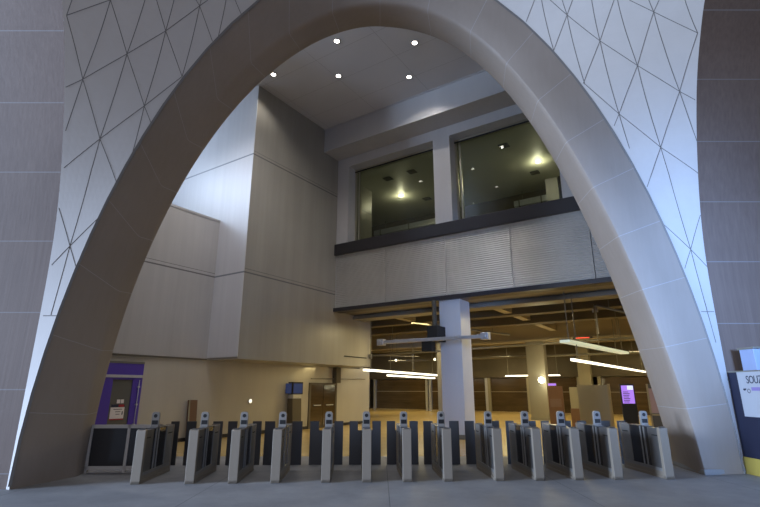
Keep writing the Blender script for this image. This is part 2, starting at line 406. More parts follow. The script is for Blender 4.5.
# soffit below the facade, and hall ceiling with beams
mb = MB(); mb.box(-.0, 17, 5.6, 7.3, 4.95, 5.2); inb(mb.build('ceiling_soffit', M['soffitgrey'], kind='structure'))
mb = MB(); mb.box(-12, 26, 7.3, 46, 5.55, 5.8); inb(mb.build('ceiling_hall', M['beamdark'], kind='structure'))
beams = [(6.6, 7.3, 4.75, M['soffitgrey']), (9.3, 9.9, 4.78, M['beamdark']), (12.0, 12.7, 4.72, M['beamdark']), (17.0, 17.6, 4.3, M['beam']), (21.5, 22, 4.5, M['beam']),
         (27, 27.5, 4.4, M['beam']), (33, 33.5, 4.4, M['beam'])]
mb = MB(); mb.box(0, 17, 5.9, 6.3, 4.85, 5.0); 
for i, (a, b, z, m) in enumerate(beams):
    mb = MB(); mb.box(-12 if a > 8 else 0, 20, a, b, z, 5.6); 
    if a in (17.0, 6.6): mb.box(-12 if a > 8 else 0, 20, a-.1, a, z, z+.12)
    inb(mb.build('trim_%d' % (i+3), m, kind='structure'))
for i, u in enumerate((1.4, 6.2, 11.5, 16)):
    mb = MB(); mb.box(u, u+.35, 7.45, 33, 4.85, 5.56); inb(mb.build('trim_%d' % (i+12), M['beam'], kind='structure'))
# hall shell
mb = MB(); mb.box(-12.3, -12, 10, 46, 0, 5.8); inb(mb.build('wall_hall_left', M['warmwall'], kind='structure'))
mb = MB(); mb.box(-12, -2.1, 10, 10.3, 0, 5.8); inb(mb.build('wall_hall_front', M['warmwall'], kind='structure'))
mb = MB(); mb.box(20, 20.3, 5.15, 46, 0, 5.8); inb(mb.build('wall_hall_right', M['gold'], kind='structure'))
mb = MB(); mb.box(-12, 20, 36, 36.3, 0, 5.8); inb(mb.build('wall_hall_back', M['colwarm'], kind='structure'))

# ------------------------------------------------------------------ upper windows and rooms
for i, (u0, u1) in enumerate(((.65, 5.05), (5.8, 9.95), (10.7, 14.8))):
    w = MB()
    w.box(u0, u1, 5.66, 5.8, 11.63, 11.75); w.box(u0, u1, 5.66, 5.8, 7.98, 8.06)
    w.box(u0, u0+.09, 5.66, 5.8, 8.06, 11.63); w.box(u1-.09, u1, 5.66, 5.8, 8.06, 11.63)
    w.box(u0+.17, u0+.24, 5.70, 5.82, 8.06, 11.63)
    wo = inb(w.build('window_%d' % (i+1), M['frame'], kind='structure'))
    g = MB(); g.box(u0+.09, u1-.09, 5.72, 5.735, 8.06, 11.63); g.build('glass', M['glass'], wo)
    g = MB(); g.box(u0, u1, 5.64, 5.66, 11.60, 11.66); g.build('head_gasket', M['black'], wo)
mb = MB(); mb.box(0, 17, 5.8, 12.6, 11.62, 11.75); mb.box(-12, 0, 8.01, 12.6, 11.62, 11.75); inb(mb.build('ceiling_upper_room', M['roomceil'], kind='structure'))
mb = MB(); mb.box(-.0, 17, 5.95, 20, 7.6, 7.9); mb.box(-12, 0, 8.01, 20, 7.6, 7.9); inb(mb.build('floor_upper_room', M['roomwall'], kind='structure'))
mb = MB(); mb.box(-12.3, -12, 8.01, 20, 7.6, 12.7); inb(mb.build('wall_upper_left', M['roomwall'], kind='structure'))
mb = MB(); mb.box(17, 17.3, 4, 20, 4.9, 13.4); inb(mb.build('wall_upper_right', M['roomwall'], kind='structure'))
mb = MB(); mb.box(-12, 17, 12.6, 12.8, 9.9, 12.6); 
inb(mb.build('wall_upper_drop', M['beamdark'], kind='structure'))
mb = MB(); mb.box(-12, 17, 19, 19.3, 7.9, 12.6); inb(mb.build('wall_upper_back', M['beamdark'], kind='structure'))
mb = MB(); mb.box(-12, 17, 12.8, 19, 12.5, 12.7); inb(mb.build('ceiling_upper_back', M['beamdark'], kind='structure'))
# duct run at the back of the upper room
for (u0, u1, lab) in ((-2.6, 2.4, 'long grey duct hanging at the back of the left upper room'), (6.2, 9.0, 'long grey duct hanging at the back of the right upper room')):
    t = thing('ventilation_duct', lab, 'duct', W((u0+u1)/2, 12.2, 10.75), BR, 'ducts in the upper rooms')
    h = (u1-u0)/2
    mb = MB(); mb.box(-h, h, -.2, .2, .0, .32); mb.build('duct_body', M['galv'], t, bevel=.02)
    for k in (-.8, 0, .8):
        mb = MB(); mb.box(k*h-.03, k*h+.03, -.22, .22, -.02, .34); mb.build('flange', M['pipe'], t)
    for x in (-h*.7, h*.7): MB().tube((x, 0, .3), (x, 0, .87), .015).build('hanger', M['pipe'], t)
t = thing('column', 'short white column inside the right upper room', 'column', W(8.3, 11.7, 7.9), BR)
mb = MB(); mb.box(-.3, .3, -.3, .3, 0, 3.72); mb.build('shaft', M['facade'], t, bevel=.02)
mb = MB(); mb.box(.36, .62, -.3, .3, 0, 3.72); mb.build('dark_return', M['black'], t)

def vent_ceiling(u, v, label):
    t = thing('ceiling_vent', label, 'vent', W(u, v, 11.62), BR, 'vents in the upper room ceilings')
    mb = MB(); mb.box(-.2, .2, -.2, .2, -.02, 0); mb.build('frame', M['vent'], t)
    for k in range(4):
        mb = MB(); mb.box(-.17, .17, -.15+k*.09, -.12+k*.09, -.035, -.02); mb.build('louvre', M['pipe'], t)
vent_ceiling(1.6, 7.07, 'dark square ceiling vent, nearest the left jamb of the left upper window')
vent_ceiling(2.97, 7.03, 'dark square ceiling vent near the middle top of the left upper window')
vent_ceiling(1.99, 10.4, 'dark square ceiling vent behind the lamp of the left upper room, beside the pier')
vent_ceiling(7.48, 6.99, 'dark square ceiling vent nearest the glass in the right upper room')
vent_ceiling(7.82, 10.36, 'faint square ceiling vent just behind the lamp of the right upper room')
def downlight(loc, rad, lens, label, group):
    t = thing('downlight', label, 'ceiling light', loc, 0, group)
    mb = MB(); n = 20
    i = 0; rows = []
    for r, z in ((rad*.75, -.004), (rad, -.02), (rad*1.15, -.004), (rad*1.15, 0.0)):
        rows.append([(r*cos(2*pi*k/n), r*sin(2*pi*k/n), z) for k in range(n)])
    mb.grid(rows, closed=True); mb.build('trim_ring', M['reader'], t, smooth=True)
    mb = MB(); mb.tube((0, 0, -.001), (0, 0, -.012), rad*.78, 20); mb.build('lamp_lens', lens, t)
    return t
downlight(W(1.02, 9.26, 11.62), .15, M['lensw'], 'glowing round ceiling lamp seen through the left upper window', 'lamps in the upper rooms')
downlight(W(8.27, 9.28, 11.62), .15, M['lensw'], 'glowing round ceiling lamp seen through the right upper window', 'lamps in the upper rooms')
for u, v, l in ((.98, -.18, 'round ceiling downlight beside the arch edge, leftmost of the five'), (3.02, 1.27, 'round ceiling downlight in the middle of the back row of three'),
                (5.28, 2.83, 'round ceiling downlight at the right end of the back row'), (4.17, -.28, 'round ceiling downlight nearest the arch crown, left of the front pair'),
                (6.39, 1.29, 'round ceiling downlight nearest the arch crown, right of the front pair')):
    downlight(W(u, v, 13.36), .11, M['lens'], l, 'downlights in the high ceiling')

for u, v, l in ((.6, -3.0, 'added ceiling downlight, unseen above the arch crown, nearest the tower'), (2.2, -2.9, 'added ceiling downlight, unseen above the arch crown, second from the tower'),
                (4.4, -3.4, 'added ceiling downlight, unseen above the arch crown, farthest from the tower'), (2.2, -5, 'added ceiling downlight, unseen above the arch crown, nearest the wall top')):
    downlight(W(u, v, 13.36), .11, M['lens'], l, 'downlights in the high ceiling')  # added unseen fixtures, there to light the left wall
# ------------------------------------------------------------------ ground floor: purple door
d = inb(bpy.data.objects.new('door_1', None)); C.objects.link(d); d['kind'] = 'structure'
X = -1.68
mb = MB()
mb.box(X-.02, X+.05, -4.6, -3.22, 0, 2.02); mb.box(X-.02, X+.05, -2.6, -2.3, 0, 2.02); mb.box(X-.02, X+.05, -3.22, -2.6, 1.96, 2.02); mb.box(X-.02, X+.05, -4.6, -2.3, 2.10, 2.44)
mb.build('purple_frame', M['purple'], d, label='purple door frame and fanlight panel')
mb = MB(); mb.box(X-.02, X+.07, -4.6, -2.34, 2.02, 2.10); mb.build('transom_bar', M['facade'], d)
mb = MB(); mb.box(X-.02, X+.06, -4.6, -2.3, 2.44, 2.5); mb.build('head', M['pipe'], d)
mb = MB(); mb.box(X-.02, X+.02, -3.22, -2.6, 0, 1.96); mb.build('door_pane', M['greyglass'], d)
mb = MB(); mb.tube((X+.10, -2.42, .1), (X+.10, -2.42, 1.95), .013)
for z in (.62, 1.2, 1.72): mb.box(X+.05, X+.12, -2.45, -2.39, z, z+.05)
mb.build('pull_bar', M['galv'], d)
n = inb(bpy.data.objects.new('notice', None)); C.objects.link(n)
n['label'] = 'white notice with dark red header stuck on the purple door'; n['category'] = 'notice'
n.location = W(X+.025, -2.95, 0)
mb = MB(); mb.box(0, .004, -.21, .21, .80, 1.24); mb.build('sheet', M['paper'], n)
mb = MB(); mb.box(.004, .007, -.21, .21, 1.16, 1.24); mb.build('header_stripe', M['ink'], n)
mb = MB(); mb.box(.007, .009, .02, .19, 1.165, 1.235); mb.build('red_stripe', M['red'], n); MB().box(.004, .008, -.21, .21, .80, .835).build('red_stripe', M['red'], n)
mb = MB()
for z, a, b in ((1.09, -.12, .14), (1.02, -.06, .1), (.95, -.04, .08)): mb.box(.004, .006, a, b, z, z+.022)
mb.build('text_lines', M['joint'], n)
mb = MB(); mb.box(.004, .007, .14, .17, .94, 1.04); mb.build('figure_mark', M['ink'], n)
t = thing('paper_slip', 'small pale paper slip above the notice on the purple door', 'paper', W(X+.025, -2.9, 1.27), BR)
mb = MB(); mb.box(0, .004, -.1, .0, 0, .11); mb.box(0, .004, .02, .11, 0, .11); mb.build('sheet', M['paper'], t)

# brown double door under the tower
d = inb(bpy.data.objects.new('door_2', None)); C.objects.link(d); d['kind'] = 'structure'
mb = MB(); mb.box(X-.02, X+.05, 5.55, 5.67, 0, 1.95); mb.box(X-.02, X+.05, 7.4, 7.52, 0, 1.95); mb.box(X-.02, X+.05, 5.55, 7.52, 1.85, 1.95); mb.build('door_frame', M['beamdark'], d)
for a, b in ((5.67, 6.52), (6.55, 7.4)):
    mb = MB(); mb.box(X-.02, X+.03, a, b, 0, 1.85); l = mb.build('door_leaf', M['shopglass'], d)
    mb = MB(); mb.box(X+.05, X+.08, (a+b)/2-.25, (a+b)/2+.25, .95, .99); mb.build('push_bar', M['galv'], l)
mb = MB(); mb.tube((X+.08, 5.6, 2.12), (X+.08, 9.8, 2.16), .02)
tag(inb(mb.build('wall_pipe', M['pipe'])), 'thin dark pipe running along the warm wall above the brown door', 'pipe')
mb = MB(); mb.box(X, X+.25, 7.2, 7.55, 1.95, 2.66)
tag(inb(mb.build('door_hood', M['beamdark'], bevel=.02)), 'dark boxed hood above the right side of the brown door', 'hood')

# wood board, lamp reflection built as a glowing disc, kiosk
t = thing('wood_board', 'upright reddish brown wooden board leaning on the beige wall corner', 'board', W(-1.55, -.42, 0), BR)
mb = MB(); mb.prism([(0, 0), (.06, 0), (-.02, 1.32), (-.08, 1.32)], 'y', -.17, .17); mb.build('panel', M['wood'], t)
mb = MB(); mb.prism([(.06, .02), (.075, .02), (-.005, 1.32), (-.02, 1.32)], 'y', -.17, -.12); mb.build('edge_strip', M['colwarm'], t)
t = thing('lamp_and_glint', 'lamp reflection on the beige wall under the tower, built as a small glowing disc', 'lamp', W(X, 2.18, 1.23), BR)
mb = MB(); mb.tube((0, 0, 0), (.05, 0, 0), .09, 16); mb.build('back_plate', M['galv'], t)
mb = MB(); mb.tube((.05, 0, 0), (.10, 0, 0), .075, 16, r2=.03); mb.build('lamp_lens', plain('glint_glow', (1, 1, 1), .3, emis=(1, .95, .8), es=1.2), t)
t = thing('kiosk', 'slim dark ticket kiosk with a blue screen by the warm wall', 'kiosk', W(-1.35, 4.35, 0), BR)
mb = MB(); mb.prism([(-.18, 0), (.18, 0), (.12, 1.3), (-.18, 1.3)], 'y', -.27, .27); mb.build('pedestal', M['beamdark'], t, bevel=.02)
mb = MB(); mb.box(-.12, .14, -.32, .32, 1.46, 1.96); mb.build('screen_housing', M['black'], t, bevel=.015)
mb = MB(); mb.box(.14, .15, -.27, .27, 1.50, 1.90); mb.box(-.25, .08, -.331, -.32, 1.50, 1.90); mb.build('screen', M['screenb'], t)
mb = MB(); mb.box(-.14, .12, -.25, .25, 1.30, 1.46); mb.build('card_slot', M['galv'], t)

# ------------------------------------------------------------------ columns in the hall
def column(u, v, w, d_, h, mat, label, capm=None):
    t = thing('column', label, 'column', W(u, v, 0), BR)
    mb = MB(); mb.box(-w/2, w/2, -d_/2, d_/2, 0, h); mb.build('shaft', mat, t, bevel=.015)
    mb = MB(); mb.box(-w/2-.02, w/2+.02, -d_/2-.02, d_/2+.02, 0, .15); mb.build('skirt', M['pipe'], t)
    return t
t = column(5.5, 5.62, .86, .9, 4.93, M['column'], 'pale grey square column standing under the corrugated facade')
column(5.2, 17.3, 1.0, .6, 4.3, M['beam2'], 'brownish column with a glowing lamp on its right face')
column(6.65, 23.0, .75, .6, 5.5, M['colwarm'], 'slim warm column right behind the hanging tube light')
column(4.2, 30.0, .8, .6, 5.5, M['colwarm'], 'far column left of the slim warm column')
column(10.6, 25.0, .8, .6, 5.5, M['colwarm'], 'far column between the purple screen and the arch')
column(-.3, 16.5, .7, .6, 5.5, M['soffitgrey'], 'dark slim column just right of the pale grey column')
t = thing('lamp_and_glint', 'bright globe lamp on the brownish column in the hall', 'lamp', W(5.5, 16.9, 2.15), BR)
mb = MB(); mb.tube((0, .1, 0), (0, 0, 0), .05); mb.build('bracket', M['pipe'], t)
bm = bmesh.new(); bmesh.ops.create_icosphere(bm, subdivisions=3, radius=.17); me = bpy.data.meshes.new('globe'); bm.to_mesh(me); bm.free(); me.materials.append(plain('globe', (1, 1, 1), .5, emis=(1, 1, .72), es=9)); me.shade_smooth()
g = bpy.data.objects.new('globe', me); C.objects.link(g); g.parent = t; g.location = (0, -.12, 0)

# horizontal galvanised track in front of the column
t = thing('overhead_track', 'galvanised horizontal track hanging in front of the pale grey column', 'track', W(5.05, 4.4, 3.40), BR)
mb = MB(); mb.box(-2.0, 2.1, -.07, .07, -.06, .06); mb.build('rail', M['galv'], t, bevel=.01)
for x in (-2.1, 2.1):
    mb = MB(); mb.box(x-.14, x+.14, -.12, .12, -.12, .12); mb.tube((x-.0, -.14, 0), (x, .14, 0), .07); mb.build('end_block', M['galv'], t, bevel=.015)
mb = MB(); mb.box(-.15, .25, .07, .8, -.05, .5); mb.box(-.35, .05, .0, .3, -.42, -.06); mb.build('bracket', M['black'], t)
mb = MB(); mb.tube((-.05, .5, .45), (-.05, .5, 1.5), .09); mb.build('drop_post', M['beamdark'], t)

# thin conduit at the end of the tower wall
mb = MB(); mb.tube((0, 0, 2.55), (0, 0, 5.54), .022); mb.tube((0, 0, 3.05), (0, 0, 3.25), .07); mb.tube((0, 0, 3.2), (2.6, 0, 3.05), .02)
tag(mb.build('conduit', M['pipe']), 'thin dark conduit dropping at the end of the beige tower wall', 'conduit', loc=W(.12, 7.8, 0), rz=BR)
mb = MB(); mb.box(.0, .02, 5.9, 7.6, 3.05, 3.09)
tag(inb(mb.build('wall_rail', M['black'])), 'short dark rail on the beige wall below the facade corner', 'rail')

# linear lights
def linear(p, q, w, h, lens, label, double=False, hang=4.9, n=3):
    p, q = Vector(p), Vector(q); L_ = (q-p).length; ang = math.atan2(q.y-p.y, q.x-p.x)
    t = thing('linear_light', label, 'hanging light', p, ang, 'linear lights hanging in the hall')
    mb = MB(); mb.box(0, L_, -w/2, w/2, .0, h); mb.build('housing', M['black'], t)
    mb = MB(); mb.box(0.02, L_-.02, -w/2+.006, w/2-.006, -.05, .0); mb.box(.02, L_-.02, -w/2-.006, -w/2, -.04, h*.65); mb.box(.02, L_-.02, w/2, w/2+.006, -.04, h*.65); mb.box(-.006, 0, -w/2, w/2, -.04, h*.65); mb.build('diffuser', lens, t)
    for k in range(n):
        x = L_*(.05+.9*k/max(1, n-1)); mb = MB(); mb.tube((x, 0, h), (x, 0, hang-p.z), .018, 8); mb.build('hanger', M['pipe'], t)
    return t
linear(W(-1.25, 9.2, 2.6), W(-3.1, 22.4, 2.6), .12, .10, M['tube'], 'long white tube light hanging left of the pale column, upper of two')
linear(W(-1.95, 12.5, 2.42), W(-3.3, 21.0, 2.42), .10, .07, M['tube'], 'thinner white tube light hanging left of the pale column, lower of two')
linear(W(9.56, 5.75, 2.62), W(10.33, 20.5, 2.62), .10, .05, M['tube'], 'long bright tube light hanging beside the right arch leg')
linear(W(9.46, 5.47, 3.2), W(10.35, 12.6, 3.2), .34, .06, M['tubegreen'], 'wide pale green panel light hanging above the bright tube light')
linear(W(1.5, 22.5, 2.55), W(5.2, 22.5, 2.55), .14, .06, M['tube'], 'short pale tube light in front of the far shopfront by the lamp column', n=2)

# spotlight cluster
for k, (u, v, z, lab) in enumerate(((3.1, 12.0, 3.15, 'small round spotlight of the cluster right of the pale column, brightest'), (2.35, 12.0, 3.12, 'small round spotlight of the cluster right of the pale column, leftmost'),
                               (-2.9, 15, 3.4, 'tiny spotlight hanging above the left tube lights'), (-1.2, 17, 3.5, 'tiny warm spotlight above the left tube lights, right one'),
                               (11.6, 14, 2.6, 'tiny spotlight under the right tube light end'), (12.2, 14, 2.6, 'tiny spotlight beside the right arch leg'))):
    t = thing('spotlight', lab, 'spotlight', W(u, v, z), BR, 'small spotlights in the hall')
    mb = MB(); mb.tube((0, .15, .05), (0, 0, 0), .07, 12, r2=.1); mb.build('can', M['black'], t)
    mb = MB(); mb.tube((0, 0, 0), (0, -.01, -.003), .085, 12); mb.build('lamp_lens', M['lensw'] if k == 0 else M['tube'], t)
    mb = MB(); mb.tube((0, .12, .05), (0, .12, 5.5-z), .015, 8); mb.build('stem', M['pipe'], t)
# pipes under the hall ceiling, and sprinkler drop on the right
for (a, b, r, lab) in ((W(-4, 10.5, 3.35), W(14, 10.9, 3.75), .05, 'dark pipe crossing the hall ceiling behind the galvanised track'),
                  (W(-6, 19, 3.6), W(14, 19, 3.6), .07, 'thick dark pipe crossing the hall under the far beam'),
                  (W(2.5, 7.6, 4.55), W(4.8, 14, 4.45), .05, 'slanting pipe under the hall ceiling right of the pale column'),
                  (W(10.2, 7.6, 4.6), W(12.2, 8.6, 4.0), .04, 'slanting pale pipe beside the right arch leg')):
    mb = MB(); a = Vector(a); b = Vector(b); mb.tube((0, 0, 0), b-a, r); 
    o = tag(mb.build('ceiling_pipe', M['pipe'], smooth=False), lab, 'pipe', 'pipes under the hall ceiling', loc=a)
    for q in (.2, .8): c = (b-a)*q; MB().tube(c, c+Vector((0, 0, 5.55-(a+c).z)), .015, 8).build('hanger', M['pipe'], o)
t = thing('drop_pipe', 'vertical grey pipe hanging from the beam beside the right arch leg', 'pipe', W(9.9, 9.2, 3.75), BR)
mb = MB(); mb.tube((0, 0, 0), (0, 0, 1.1), .045); mb.build('pipe', M['galv'], t)
mb = MB(); mb.box(-.1, .1, -.06, .06, .85, .97); mb.build('clamp', M['galv'], t)
t = thing('led_sign', 'thin red glowing sign strip under the far beam', 'sign', W(7.9, 16.8, 4.3), BR)
mb = MB(); mb.box(-.5, .5, -.04, .04, 0, .1); mb.build('housing', M['black'], t)
mb = MB(); mb.box(-.35, .35, -.05, -.04, .02, .07); mb.build('led_strip', M['redled'], t)

# shopfront at the far side of the hall
sf = thing('shopfront', 'long dark brown glazed shopfront across the far side of the hall', 'shopfront', W(0, 24, 0), BR)
for k, (a, b) in enumerate(((-10.5, -5.5), (-5.2, -.5), (-.3, 2.6), (3.2, 6.0), (7.3, 10.5), (10.8, 15))):
    mb = MB(); mb.box(a, b, 0, .1, .1, 2.4); mb.build('window_pane', M['shopglass'], sf)
    for x in (a, b): MB().box(x-.1, x+.1, -.15, .15, 0, 2.45).build('post', M['galv'] if k in (0, 1) else M['colwarm'], sf)
    mb = MB(); mb.box(a+.1, b-.1, -.04, .0, 1.45, 1.49); mb.build('rail', M['colwarm'], sf)
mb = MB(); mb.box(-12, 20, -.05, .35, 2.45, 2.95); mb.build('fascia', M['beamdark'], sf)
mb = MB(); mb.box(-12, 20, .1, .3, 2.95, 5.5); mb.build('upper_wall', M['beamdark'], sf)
mb = MB(); mb.box(-12, 20, -.12, .3, 0, .1); mb.build('plinth', M['gold'], sf)

# info screen, partition, display things on the right of the hall
t = thing('information_totem', 'black totem with a glowing purple departure screen', 'information screen', W(10.8, 8, 0), BR+.25)
mb = MB(); mb.box(-.23, .23, -.06, .06, 0, 1.85); mb.build('cabinet', M['black'], t, bevel=.01)
mb = MB(); mb.box(-.19, .19, -.065, -.06, 1.2, 1.80); mb.build('screen', M['screenp'], t)
mb = MB(); mb.box(-.0, .18, -.068, -.065, 1.66, 1.79); mb.build('screen_banner', M['screenw'], t)
mb = MB()
for k in range(7): mb.box(-.15, .02+.02*(k % 3), -.069, -.065, 1.24+.055*k, 1.262+.055*k)
mb.build('screen_rows', M['ink'], t)
t = thing('partition', 'beige free-standing partition panel left of the purple screen', 'partition', W(9.7, 8.4, 0), BR)
mb = MB(); mb.box(-.62, .42, -.05, .05, 0, 1.83); mb.build('panel', M['colwarm'], t)
mb = MB(); mb.box(.42, .5, -.06, .06, 0, 1.86); mb.build('edge_post', M['gold'], t)
t = thing('display_case', 'warm lit display case with a pale front behind the gates', 'display case', W(8.6, 11.0, 0), BR)
mb = MB(); mb.box(-.35, .35, -.3, .3, 0, .9); mb.build('base', M['wood'], t, bevel=.01)
mb = MB(); mb.box(-.33, .33, -.28, .28, .9, 1.75); mb.build('case', M['colwarm'], t, bevel=.01)
t = thing('poster_stand', 'brown poster stand with a pink lower picture beside the slim column', 'poster', W(7.4, 12, 0), BR)
mb = MB(); mb.box(-.35, .3, -.04, .04, 0, 1.8); mb.build('board', M['wood'], t)
mb = MB(); mb.box(-.28, .2, -.05, -.04, .9, 1.25); mb.build('picture', plain('pink_print', (.16, .10, .08), .5), t)
mb = MB(); mb.box(-.3, .05, -.06, -.04, 1.82, 1.92); mb.build('header', M['screenp'], t)
t = thing('vending_machine', 'brown vending machine standing between the purple screen and arch', 'vending machine', W(11.75, 8.4, 0), BR)
mb = MB(); mb.box(-.35, .35, -.3, .3, 0, 1.85); mb.build('cabinet', M['beamdark'], t, bevel=.01)
mb = MB(); mb.box(-.3, .05, -.31, -.3, .9, 1.7); mb.build('display', plain('pink_display', (.4, .25, .2), .3), t)
mb = MB(); mb.box(-.36, .36, -.32, -.3, .82, .88); mb.box(-.36, -.3, -.32, -.3, 0, 1.85); mb.box(.3, .36, -.32, -.3, 0, 1.85); mb.build('gold_trim', M['gold'], t)

# ------------------------------------------------------------------ faregates
GR = -R(2.8)*-1*-1
def gate():
    t = thing('faregate', '', 'faregate', (0, 0, 0), 0, 'row of faregates across the arch')
    B_ = lambda *a: MB().box(*a)
    mb = MB(); mb.box(-.085, .085, -.0, 1.5, 0, .055); mb.box(-.075, .075, 0.02, 1.5, .055, .13); mb.build('base', M['post'], t, bevel=.006)
    mb = MB(); mb.prism([(0, 0), (.09, 0), (.09, .94), (.05, .955), (0, .93)], 'x', -.085, .085); p = mb.build('front_post', M['post'], t, bevel=.006)
    mb = MB(); mb.box(-.05, .05, .02, .085, .95, .965); mb.build('post_cap', M['steel'], p)
    mb = MB(); mb.box(-.08, .08, .09, 1.44, .13, .185); mb.build('inner_sill', M['cabl'], t, bevel=.004)
    mb = MB(); mb.box(-.085, .085, 1.44, 1.5, 0, .95); mb.build('rear_post', M['post'], t, bevel=.006)
    mb = MB(); mb.box(-.07, .07, .09, .44, .13, .93); q = mb.build('front_cabinet', M['cab'], t)
    mb = MB()
    mb.box(-.076, .076, .12, .30, .78, .80); mb.build('slot', M['black'], q)
    mb = MB(); mb.box(-.07, .07, 1.12, 1.44, .13, .93); q = mb.build('rear_cabinet', M['cabl'], t)
    mb = MB(); mb.box(-.076, .076, 1.2, 1.42, .78, .80); mb.build('slot', M['black'], q)
    for s in (0, 1):
        y0, y1 = ((.44, .56), (.74, 1.12))[s]
        mb = MB(); mb.box(-.055, .055, y0, y1, .14, .93); mb.build('side_panel', M['smoke'], t)
    for y in (.56, .68):
        mb = MB(); mb.box(-.074, .074, y+.005, y+.045, .13, .96); mb.build('centre_post', M['cabl'], t, bevel=.008)
    mb = MB(); mb.box(-.06, .06, .615, .685, .13, .95); mb.build('pivot_housing', M['black'], t)
    mb = MB(); mb.box(-.075, .075, .44, 1.12, .93, .945); mb.build('top_rail', M['steel'], t)
    # reader head, rounded top
    pts = [(-.075, .955), (.075, .955), (.075, 1.18)]+[(.025+.05*cos(a), 1.19+.05*sin(a)) for a in (.4, .8, 1.2, 1.57)]+[(-.025-.05*cos(a), 1.19+.05*sin(a)) for a in (1.57, 1.2, .8, .4)]+[(-.075, 1.18)]
    mb = MB(); mb.prism(pts, 'y', .60, .66); r = mb.build('reader', M['reader'], t, bevel=.004)
    mb = MB(); mb.tube((0, .595, 1.165), (0, .60, 1.165), .036, 18); mb.build('reader_lens', M['black'], r)
    mb = MB(); mb.box(-.058, .058, .595, .60, 1.00, 1.08); mb.build('reader_screen', M['black'], r)
    return t
gx = [(-4.51, 9.57), (-3.53, 9.62), (-2.74, 9.66), (-1.96, 9.70), (-1.02, 9.75), (-.25, 9.78), (.52, 9.82), (1.30, 9.86), (2.29, 9.91), (3.07, 9.95), (3.84, 9.99), (4.62, 10.03), (5.64, 10.08)]
GL = ['grey faregate farthest left, in front of the framed glass fence', 'grey faregate second from the left end of the row', 'grey faregate third from the left, in front of the beige wall',
      'grey faregate fourth from the left, in line with the blue-screened kiosk', 'narrow-looking grey faregate in line with the brown door, fifth from left',
      'nearly edge-on grey faregate at the left end of the dark shopfront', 'grey faregate in front of the far dark shopfront, seventh from left', 'grey faregate just left of the pale grey column base',
      'grey faregate just right of the pale grey column base', 'grey faregate in front of the lamp-lit brownish column', 'grey faregate directly right of the one before the lamp-lit column',
      'grey faregate left of the purple screen, second from the right end', 'grey faregate farthest right, beside the right arch leg']
g0 = gate()
for i, ((x, y), lab) in enumerate(zip(gx, GL)):
    t = g0 if i == 0 else copy_tree(g0)
    t.location = (x, y, 0); t.rotation_euler = (0, 0, R(2.8)); t['label'] = lab
# dark U-shaped panels standing on the floor behind the gates
PN = [(-5.0, 11.86, 0.57),(-4.12, 11.88, 0.84),(-3.18, 11.9, 0.78),(-2.27, 11.92, 0.88),(-1.26, 11.95, 0.78),(-0.35, 11.97, 0.74),(0.53, 11.99, 0.74),(1.45, 12.01, 0.85),(2.43, 12.04, 0.83),(3.36, 12.06, 0.73),(4.21, 12.08, 0.73),(5.12, 12.1, 0.8),(6.08, 12.12, 0.78)]
PLAB = ['dark narrow standing panel behind the gate farthest left', 'dark notched standing panel behind the second gate from the left', 'dark notched standing panel behind the third gate from the left',
        'dark notched standing panel behind the fourth gate from the left, below the blue screen', 'dark notched standing panel below the brown door', 'dark notched standing panel at the left end of the dark shopfront',
        'dark notched standing panel in front of the far dark shopfront', 'dark notched standing panel left of and across the pale grey column', 'dark notched standing panel just right of the pale grey column',
        'dark notched standing panel below the lamp on the brownish column', 'dark notched standing panel below the slim warm column', 'dark notched standing panel left of the purple screen', 'dark notched standing panel behind the gate farthest right']
for i, (x, y, w_) in enumerate(PN):
    h = w_/2; k = w_*.27
    pts = [(-h, 0), (h, 0), (h, .955), (h-k, .955), (h-k, .75), (-h+k, .75), (-h+k, .955), (-h, .955)]
    if i == 0: pts = [(-h, 0), (h, 0), (h, .955), (h-.19, .955), (h-.19, .75), (-h, .75)]
    if i == 12: pts = [(-h, 0), (h, 0), (h, .75), (-h+.2, .75), (-h+.2, .955), (-h, .955)]
    o = MB().prism(pts, 'y', -.012, .012).build('standing_panel', M['leaf'], bevel=.003)
    tag(o, PLAB[i], 'panel', 'dark panels behind the faregates', (x, y, 0), R(2.2))
# fence panel on the left
t = thing('glass_fence', 'pale framed fence with dark panels joining the left arch leg to the gates', 'fence', (-6.19, 10.84, 0), R(2.8))
Lf = 1.5
mb = MB(); mb.box(0, Lf, -.03, .03, .06, .13); mb.box(0, Lf, -.03, .03, .88, .95); 
for x in (0, .78, Lf-.06): mb.box(x, x+.06, -.03, .03, .0 if x else .0, .95)
mb.build('frame', M['fenceframe'], t)
for a, b in ((.06, .78), (.84, Lf-.06)):
    mb = MB(); mb.box(a, b, -.01, .01, .13, .88); mb.build('panel', M['smoke'], t)

# ------------------------------------------------------------------ navy barrier on the right
t = thing('site_barrier', 'navy hoarding panel with a yellow base at the right arch foot', 'barrier', (7.62, 10.80, 0), 0)
mb = MB(); mb.box(0, .08, -6.5, -.02, .33, 2.03); mb.build('panel', M['navy'], t)
mb = MB(); mb.box(-.03, .14, -6.5, .0, 0, .33); mb.build('base', M['yellow'], t, bevel=.01, label='yellow base')
mb = MB(); mb.box(-.02, .1, -6.5, .0, 2.03, 2.06); mb.box(-.015, .09, -.03, .0, .33, 2.03); mb.build('edge_trim', M['pipe'], t)
mb = MB(); mb.tube((-.03, -.05, 1.88), (0, -.05, 1.88), .02); mb.build('bolt', M['steel'], t)
sg = thing('direction_sign', 'white sign reading SOUZ above a lavender bar on the navy barrier', 'sign', (7.615, 10.40, 0), 0)
mb = MB(); mb.box(-.012, 0, -2.2, .07, 1.14, 2.03); mb.build('sign_board', M['signwhite'], sg)
